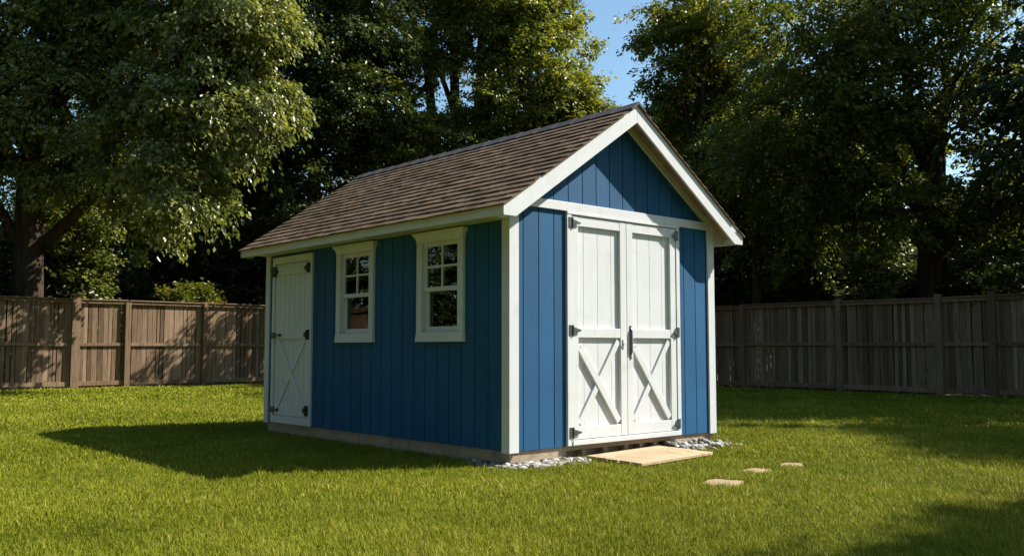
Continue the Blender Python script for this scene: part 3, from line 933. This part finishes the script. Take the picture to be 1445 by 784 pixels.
tree('broadleaf_tree', 'slim dark trunked tree beside the thick trunk behind the brown fence', b0, 0.16, T(78, 250, 29), [
    (T(95, 180, 29), (1.8, 1.8, 1.5), 220), (T(150, 300, 29), (1.9, 1.6, 1.7), 240), (T(60, 300, 30), (1.3, 1.3, 1.2), 110)],
    leaf=0.13, mat='leaf_mid', K_=40, tl=0.55, seed=22)
# dark tree between the left tree and the tall middle one
b0 = base_at(440, 33)
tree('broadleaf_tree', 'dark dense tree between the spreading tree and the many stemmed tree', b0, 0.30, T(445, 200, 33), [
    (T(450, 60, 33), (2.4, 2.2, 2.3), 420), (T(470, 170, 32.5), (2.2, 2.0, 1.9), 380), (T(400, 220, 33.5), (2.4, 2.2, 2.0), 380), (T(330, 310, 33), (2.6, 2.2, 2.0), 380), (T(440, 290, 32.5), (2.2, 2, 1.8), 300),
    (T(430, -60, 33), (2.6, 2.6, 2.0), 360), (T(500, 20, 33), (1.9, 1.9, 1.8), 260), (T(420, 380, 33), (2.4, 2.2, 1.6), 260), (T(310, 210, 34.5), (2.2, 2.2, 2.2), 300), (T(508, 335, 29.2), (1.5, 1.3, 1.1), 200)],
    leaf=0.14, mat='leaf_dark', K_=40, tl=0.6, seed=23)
# tall many stemmed tree behind the shed roof
b0 = base_at(650, 37)
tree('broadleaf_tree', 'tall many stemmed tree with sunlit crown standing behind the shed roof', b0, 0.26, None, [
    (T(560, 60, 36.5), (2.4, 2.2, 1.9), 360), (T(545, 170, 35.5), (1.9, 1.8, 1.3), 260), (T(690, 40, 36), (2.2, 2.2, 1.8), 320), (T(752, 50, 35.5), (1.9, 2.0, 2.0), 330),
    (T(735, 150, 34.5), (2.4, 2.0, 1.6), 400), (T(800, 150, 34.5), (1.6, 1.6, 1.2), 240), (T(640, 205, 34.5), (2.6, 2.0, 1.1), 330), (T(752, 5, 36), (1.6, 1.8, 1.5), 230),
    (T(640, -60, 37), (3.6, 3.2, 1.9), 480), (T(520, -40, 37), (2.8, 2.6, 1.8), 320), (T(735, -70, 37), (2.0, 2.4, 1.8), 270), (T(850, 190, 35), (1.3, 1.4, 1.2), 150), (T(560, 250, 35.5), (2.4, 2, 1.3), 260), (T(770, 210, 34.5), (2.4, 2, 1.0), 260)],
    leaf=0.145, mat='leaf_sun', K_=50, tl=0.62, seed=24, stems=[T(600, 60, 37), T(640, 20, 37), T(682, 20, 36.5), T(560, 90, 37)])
# tree right of the ridge
b0 = base_at(990, 30)
tree('broadleaf_tree', 'upright tree with open crown against the sky, beyond the shed gable', b0, 0.20, T(990, 110, 30), [
    (T(967, 55, 30), (1.3, 1.3, 1.1), 179), (T(1022, 25, 30), (1.4, 1.4, 1.1), 195), (T(1067, 80, 30), (1.3, 1.3, 1.2), 163), (T(942, 125, 30), (0.95, 1.0, 0.8), 101), (T(1003, 125, 31.4), (1.3, 1.2, 1.0), 179),
    (T(1075, 165, 30.5), (1.7, 1.6, 1.3), 179), (T(960, 205, 31.4), (1.0, 1.2, 0.9), 93), (T(960, 18, 30.5), (0.7, 0.8, 0.5), 46), (T(1075, 255, 30.5), (1.6, 1.6, 1.4), 156)],
    leaf=0.125, mat='leaf_sun', K_=46, tl=0.55, seed=25)
# great dark tree on the right
b0 = base_at(1310, 25)
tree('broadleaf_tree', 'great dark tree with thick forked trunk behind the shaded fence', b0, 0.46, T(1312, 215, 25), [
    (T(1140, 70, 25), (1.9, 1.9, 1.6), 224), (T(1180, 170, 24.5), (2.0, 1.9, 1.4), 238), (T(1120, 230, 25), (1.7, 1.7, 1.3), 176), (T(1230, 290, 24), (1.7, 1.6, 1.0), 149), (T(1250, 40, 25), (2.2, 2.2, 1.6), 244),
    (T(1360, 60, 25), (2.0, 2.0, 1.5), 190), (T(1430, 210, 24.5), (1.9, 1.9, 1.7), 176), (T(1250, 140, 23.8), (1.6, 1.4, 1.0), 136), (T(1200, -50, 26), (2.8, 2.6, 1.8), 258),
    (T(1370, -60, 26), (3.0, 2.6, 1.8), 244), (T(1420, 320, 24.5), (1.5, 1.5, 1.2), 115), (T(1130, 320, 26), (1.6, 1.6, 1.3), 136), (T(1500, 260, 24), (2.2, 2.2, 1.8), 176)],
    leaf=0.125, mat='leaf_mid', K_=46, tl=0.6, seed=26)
b0 = base_at(1148, 29)
tree('broadleaf_tree', 'slim straight tree behind the shaded fence, left of the great dark tree', b0, 0.17, T(1146, 290, 29), [
    (T(1150, 240, 29.5), (2.0, 1.8, 1.5), 240), (T(1090, 270, 29.5), (1.8, 1.8, 1.6), 220), (T(1200, 330, 30), (1.5, 1.5, 1.2), 140)], leaf=0.125, mat='leaf_mid', K_=40, tl=0.55, seed=27)
b0 = base_at(1068, 28)
tree('broadleaf_tree', 'thin grey trunked tree nearest to the shed along the shaded fence', b0, 0.17, T(1066, 300, 28), [
    (T(1075, 210, 28), (1.8, 1.8, 1.6), 190), (T(1050, 290, 28), (1.5, 1.5, 1.3), 150), (T(1100, 150, 29), (1.6, 1.6, 1.4), 150)], leaf=0.125, mat='leaf_mid', K_=40, tl=0.55, seed=28)

# further trees of the same belt, round the yard (some only throw their shade into it)
def belt_tree(x, y, h, r, seed, label, mat='leaf_dark', n=1.0, zlow=0.30):
    rg = random.Random(seed)
    lobes = []
    for k in range(9):
        a = 2.4 * k + rg.uniform(0, 1); q = r * 0.55 * math.sqrt((k % 5) / 4)
        z = h * (zlow + (0.93 - zlow) * k / 8)
        rr = r * rg.uniform(0.42, 0.6) * (1 - 0.35 * abs(k / 8 - 0.45))
        lobes.append(((x + q * math.cos(a), y + q * math.sin(a), z), (rr, rr, rr * 0.75), int(250 * n)))
    return tree('broadleaf_tree', label, (x, y), 0.26, (x + rg.uniform(-.3, .3), y + rg.uniform(-.3, .3), h * 0.55), lobes, leaf=0.2, mat=mat, K_=26, seed=seed)
belt_tree(18.6, -1.5, 13.5, 4.6, 41, 'tree beyond the shaded fence at the edge of view, right of the great dark tree', 'leaf_dark', 1.3)
belt_tree(20.2, -13.0, 18.0, 4.0, 42, 'tree farther along the shaded fence line, out past the edge of view', 'leaf_dark', 2.3, 0.58)
belt_tree(10.05, -13.2, 12.4, 3.0, 43, 'yard tree out of view whose shade falls on the near grass', 'leaf_mid', 2.3, 0.5)
belt_tree(22.5, 9.0, 9.0, 3.6, 44, 'low bushy tree behind the slim straight tree, beyond the shaded fence', 'leaf_mid', 0.6)
belt_tree(23.0, 15.0, 10.2, 3.8, 45, 'lower dark tree between the many stemmed tree and the open crowned tree')
belt_tree(9.5, 26.0, 13.5, 4.4, 46, 'dark tree behind the sunlit fence between the spreading tree and the dense tree')
belt_tree(-9.0, 24.0, 12.0, 4.8, 47, 'tree beyond the fence reflected in the shed windows, out past the edge of view', 'leaf_mid')
belt_tree(-14.5, 14.0, 11.0, 4.8, 48, 'lone tree standing well off to the side of the lawn, out of view', 'leaf_mid')

src = belt_tree(-15.5, 3.0, 15.0, 5.2, 49, 'added tree out of view, blocking sky light from the long shed wall')  # unseen trees added to cut the sky light on the long wall
src['group'] = 'added unseen trees blocking sky light'
for x, y, rz, sc_ in ((-16.5, -6.0, 1.3, 1.05), (-15.0, 9.5, 2.6, 0.95), (-19.0, 20.0, 4.0, 1.15), (-11.5, -15.0, 5.1, 1.0), (-4.0, -22.0, 0.7, 1.1), (-21.0, -1.5, 3.3, 1.2)):
    o = src.copy(); COL.objects.link(o); o.location = (x, y, 0); o.rotation_euler = (0, 0, rz); o.scale = (sc_,) * 3
    for ch in [c for c in src.children]:
        c = ch.copy(); COL.objects.link(c); c.parent = o

# shrubs filling the understorey: four meshes, copied
def shrub_protos():
    out = []
    for s in range(3):
        rng = np.random.default_rng(60 + s); rg = random.Random(60 + s)
        lobes = [((rg.uniform(-.9, .9), rg.uniform(-.7, .7), rg.uniform(0.8, 3.4)), (rg.uniform(0.8, 1.2), rg.uniform(0.7, 1.0), rg.uniform(0.7, 1.0)), 110) for _ in range(8)]
        lobes += [((rg.uniform(-1, 1), rg.uniform(-.6, .6), 0.6), (1.0, .9, .7), 90) for _ in range(2)]
        Vs, rs = [], []
        for c, rad, n in lobes:
            p, d = lobe_twigs(c, rad, n, rng, 0.35); V, r = leaf_arrays(p, d, 36, 0.115, 0.45, 0.3, rng); Vs.append(V); rs.append(r)
        me = leaf_mesh('foliage', Vs, rs, M['leaf_dark'])
        mb = MB()
        for c, rad, n in lobes[:6]:
            c = Vector(c); mb.tube(bez(Vector((rg.uniform(-.15, .15), rg.uniform(-.15, .15), -0.1)), Vector((c.x * 0.3, c.y * .3, c.z * .6)), c, 6), [0.05, .045, .04, .03, .02, .012], 6)
        root = empty('shrub'); st = mb.build('stem', M['bark'], root, smooth=True); fo = link('foliage', me, root)
        out.append((root, st, fo))
    return out
protos = shrub_protos()
used = [False] * 3
def shrub(x, y, sc_, rz, label, k):
    root, st, fo = protos[k]
    if not used[k]:
        used[k] = True; o = root
    else:
        o = root.copy(); COL.objects.link(o)
        for ch in (st, fo):
            c = ch.copy(); COL.objects.link(c); c.parent = o
    o.location = (x, y, 0); o.scale = (sc_ * 1.15, sc_ * 1.15, sc_); o.rotation_euler = (0, 0, rz)
    tag(o, label, 'shrub', 'dark shrubs behind the fences')
rg = random.Random(5)
k = 0
for x in np.arange(-11, 19, 1.9):
    shrub(float(x) + rg.uniform(-.5, .5), 24.6 + rg.uniform(-.5, 1.4), rg.uniform(0.85, 1.25), rg.uniform(0, 6), 'dark leafy shrub in deep shade behind the partly sunlit fence', k % 3); k += 1
for y in np.arange(-5, 24, 1.9):
    shrub(20.4 + rg.uniform(-.4, 1.4), float(y) + rg.uniform(-.5, .5), rg.uniform(0.8, 1.15), rg.uniform(0, 6), 'dark leafy shrub in deep shade behind the shaded fence', k % 3); k += 1

def bush(name, label, x, y, z, rx, rz, n, seed, mat='leaf_bush', leaf=0.10):
    rng = np.random.default_rng(seed); rg = random.Random(seed)
    root = empty(name, (x, y, 0)); tag(root, label, 'bush')
    lobes = [((rg.uniform(-rx, rx) * .7, rg.uniform(-.2, .2), z + rg.uniform(-rz, rz) * .5), (rx * .5, rx * .4, rz * .6), n) for _ in range(5)]
    Vs, rs = [], []
    mb = MB()
    for c, rad, nn in lobes:
        p, d = lobe_twigs(c, rad, nn, rng, 0.3); d = unit(d + np.array([0, 0, 0.8])); V, r = leaf_arrays(p, d, 14, leaf, 0.32, 0.1, rng); Vs.append(V); rs.append(r)
        mb.tube(bez(Vector((0, 0, -.1)), Vector((c[0] * .4, c[1] * .4, c[2] * .6)), Vector(c), 6), [.035, .03, .025, .02, .015, .01], 6)
    mb.build('stem', M['bark'], root, smooth=True); link('foliage', leaf_mesh('foliage', Vs, rs, M[mat]), root)
p = at(258, 408, 28.6)
bush('bush', 'sunlit yellow green bush rising above the brown fence', p.x, 21.4, 2.45, 0.8, 0.5, 80, 71)
p = at(1185, 395, 25.5)
bush('bush', 'pale green bush showing above the shaded fence between slim trunk and thick trunk', 17.6, 5.4, 2.9, 0.9, 0.9, 60, 72, 'leaf_warm', 0.12)
bush('bush', 'olive bush against the tree trunks above the brown fence at the edge of view', at(140, 360, 27.6).x, 22.9, 3.4, 1.1, 1.3, 110, 73, 'leaf_warm', 0.13)
def sprig(label, x, y, z, seed):
    rng = np.random.default_rng(seed)
    root = empty('vine', (x, y, 0)); tag(root, label, 'vine')
    mb = MB()
    mb.tube([(0.0, 0.0, 0.0), (0.06, 0.05, z * .5), (0, 0.02, z - .05), (0.02, 0, z + 0.12)], [0.012, 0.011, 0.009, 0.005], 6)
    mb.build('stem', M['bark'], root)
    p_ = np.column_stack([rng.normal(0, .10, 14), rng.normal(0, .05, 14), z + rng.normal(0.04, .06, 14)])
    d_ = unit(rng.normal(size=(14, 3)) + np.array([0, 0, .5]))
    V, r = leaf_arrays(p_, d_, 5, 0.085, 0.16, 0.2, rng)
    link('foliage', leaf_mesh('foliage', [V], [np.clip(r + .3, 0, 1)], M['leaf_bush']), root)
sprig('leafy vine climbing over the tall capped post of the brown fence', 2.2, 20.62, 2.52, 81)
sprig('leafy vine over the brown fence below the sunlit bush', 6.2, 20.6, 2.42, 82)
sprig('leafy vine over a post of the shaded fence near the edge of view', 16.32, 1.9, 2.36, 83)

# far woods as one mass
rng = np.random.default_rng(91)
pts = []
def mass(fx, n, h0):
    s = rng.uniform(0, 1, n)
    hh = h0 * (0.75 + 0.18 * np.sin(s * 31 + 1) + 0.13 * np.sin(s * 67))
    z = hh * rng.uniform(0, 1, n) ** 0.9
    p = np.array([fx(a) for a in s]); p[:, 2] = z
    p[:, :2] += rng.normal(0, 1.1, (n, 2))
    pts.append(p)
mass(lambda s: (-32 + 64 * s, 34 + 3 * math.sin(9 * s), 0), 5200, 9.5)
mass(lambda s: (31 + 2.5 * math.sin(9 * s), -22 + 58 * s, 0), 5000, 9.0)
P_ = np.concatenate(pts)
V, r = leaf_arrays(P_, unit(rng.normal(size=(len(P_), 3))), 22, 0.34, 1.1, 0.3, rng)
o = link('woods', leaf_mesh('woods', [V], [r], M['leaf_dark']))
tag(o, 'dark mass of far woods behind the trees', 'woods', None, 'stuff')

# ------------------------------------------------------------------ grass
def grass():
    rng = np.random.default_rng(101)
    camx, camy = CAM.x, CAM.y
    bands = [(3.4, 6.5, 14000, 0.0034, 0.034), (6.5, 9.5, 9000, 0.0044, 0.034), (9.5, 14, 4600, 0.0066, 0.036), (14, 21, 1500, 0.012, 0.040), (21, 36, 450, 0.024, 0.040)]
    B, H_, W_, = [], [], []
    ha = math.radians(37)
    for r0, r1, dens, wd, ht in bands:
        n = int(ha * (r1 * r1 - r0 * r0) * dens)
        rr = np.sqrt(rng.uniform(r0 * r0, r1 * r1, n)); th = YAW + rng.uniform(-ha, ha, n)
        x, y = camx + rr * np.sin(th), camy + rr * np.cos(th)
        keep = (x < 16.05) & (y < 20.38)
        keep &= ~((x > -0.0) & (x < W) & (y > 0.0) & (y < L))
        keep &= ~((x > 0.88) & (x < 2.14) & (y > -0.80 + 0.1 * (x - 1.5)) & (y < 0.1))
        g1 = (x > -0.12) & (x < 0.84) & (y > -0.20 - 0.06 * np.sin(x * 9)) & (y < 0.1)
        g2 = (x > -0.13) & (x < 0.05) & (y > -0.1) & (y < 0.42)
        g3 = (x > 2.2) & (x < 3.2) & (y > -0.28) & (y < 0.1)
        keep &= ~((g1 | g2 | g3) & (rng.uniform(0, 1, n) < 0.93))
        for sx, sy, rx, ry, a in STONES:
            dx, dy = x - sx, y - sy
            u = (dx * math.cos(a) + dy * math.sin(a)) / (rx * 0.86); v = (-dx * math.sin(a) + dy * math.cos(a)) / (ry * 0.86)
            keep &= ~((np.abs(u) < 1) & (np.abs(v) < 1))
        x, y = x[keep], y[keep]
        B.append(np.column_stack([x, y, np.zeros(len(x))]))
        H_.append(np.full(len(x), ht)); W_.append(np.full(len(x), wd))
    P = np.concatenate(B); h = np.concatenate(H_); wdt = np.concatenate(W_)
    n = len(P)
    x, y = P[:, 0], P[:, 1]
    def patch(fx, fy, ph): return np.sin(x * fx + 1.7 * np.sin(y * fy * 0.7 + ph)) * np.sin(y * fy + 1.3 * np.sin(x * fx * 0.6 + ph * 2))
    pt = 0.5 * patch(1.1, 1.3, 0.3) + 0.35 * patch(3.1, 2.7, 1.9) + 0.3 * patch(7.3, 6.1, 4.0)
    pt2 = patch(23.0, 19.0, 2.2) * patch(11.0, 13.7, 5.1)
    h = h * (1 + 0.25 * pt + 0.55 * pt2) * rng.uniform(0.40, 1.35, n)
    h = h * np.where(rng.uniform(0, 1, n) < 0.015, 1.9, 1.0)
    az = rng.uniform(0, 2 * math.pi, n)
    lean = np.column_stack([np.cos(az), np.sin(az), np.zeros(n)]) * (h * rng.uniform(0.15, 0.95, n))[:, None]
    lean += np.column_stack([0.005 * np.sin(x * 2.1 + y), 0.005 * np.cos(y * 1.7 - x), np.zeros(n)])
    wa = az + rng.normal(math.pi / 2, 0.6, n)
    wv = np.column_stack([np.cos(wa), np.sin(wa), np.zeros(n)]) * (wdt * rng.uniform(0.6, 1.2, n) / 2)[:, None]
    up = np.array([[0, 0, 1.0]])
    V = np.empty((n, 5, 3))
    V[:, 0] = P - wv; V[:, 1] = P + wv
    m = P + lean * 0.35 + up * (h * 0.62)[:, None]
    V[:, 2] = m + wv * 0.8; V[:, 3] = m - wv * 0.8
    V[:, 4] = P + lean + up * h[:, None]
    b = np.arange(n)[:, None] * 5
    loops = np.concatenate([b + np.array([[0, 1, 2, 3]]), b + np.array([[3, 2, 4]])], 1).ravel()
    st = (np.arange(n)[:, None] * 7 + np.array([[0, 4]])).ravel()
    rnd = np.clip(rng.normal(0.50, 0.20, n) + 0.22 * pt + 0.12 * pt2 + (rng.uniform(0, 1, n) < 0.025) * 0.5, 0, 1)
    me = fast_mesh('grass', V.reshape(-1, 3), loops, st, None, np.repeat(rnd, 2), M['grass'])
    o = link('grass', me); tag(o, 'short mown green grass blades covering the lawn', 'grass', None, 'stuff')
    return n
ng = grass()
rng = np.random.default_rng(131)
n = 90
pl = np.column_stack([rng.uniform(2.5, 14, n), rng.uniform(-4.5, 8, n), np.full(n, 0.030)])
V, r = leaf_arrays(pl, unit(rng.normal(size=(n, 3)) * np.array([1, 1, 0.1])), 1, 0.06, 0.05, 0.0, rng, 0.3)
tag(link('fallen_leaves', leaf_mesh('fallen_leaves', [V], [np.clip(r + 0.35, 0, 1)], M['leaf_bush'])), 'small yellow leaves fallen on the grass before the shaded fence', 'fallen leaves', None, 'stuff')
print('leaves', LEAVES[0], 'blades', ng)
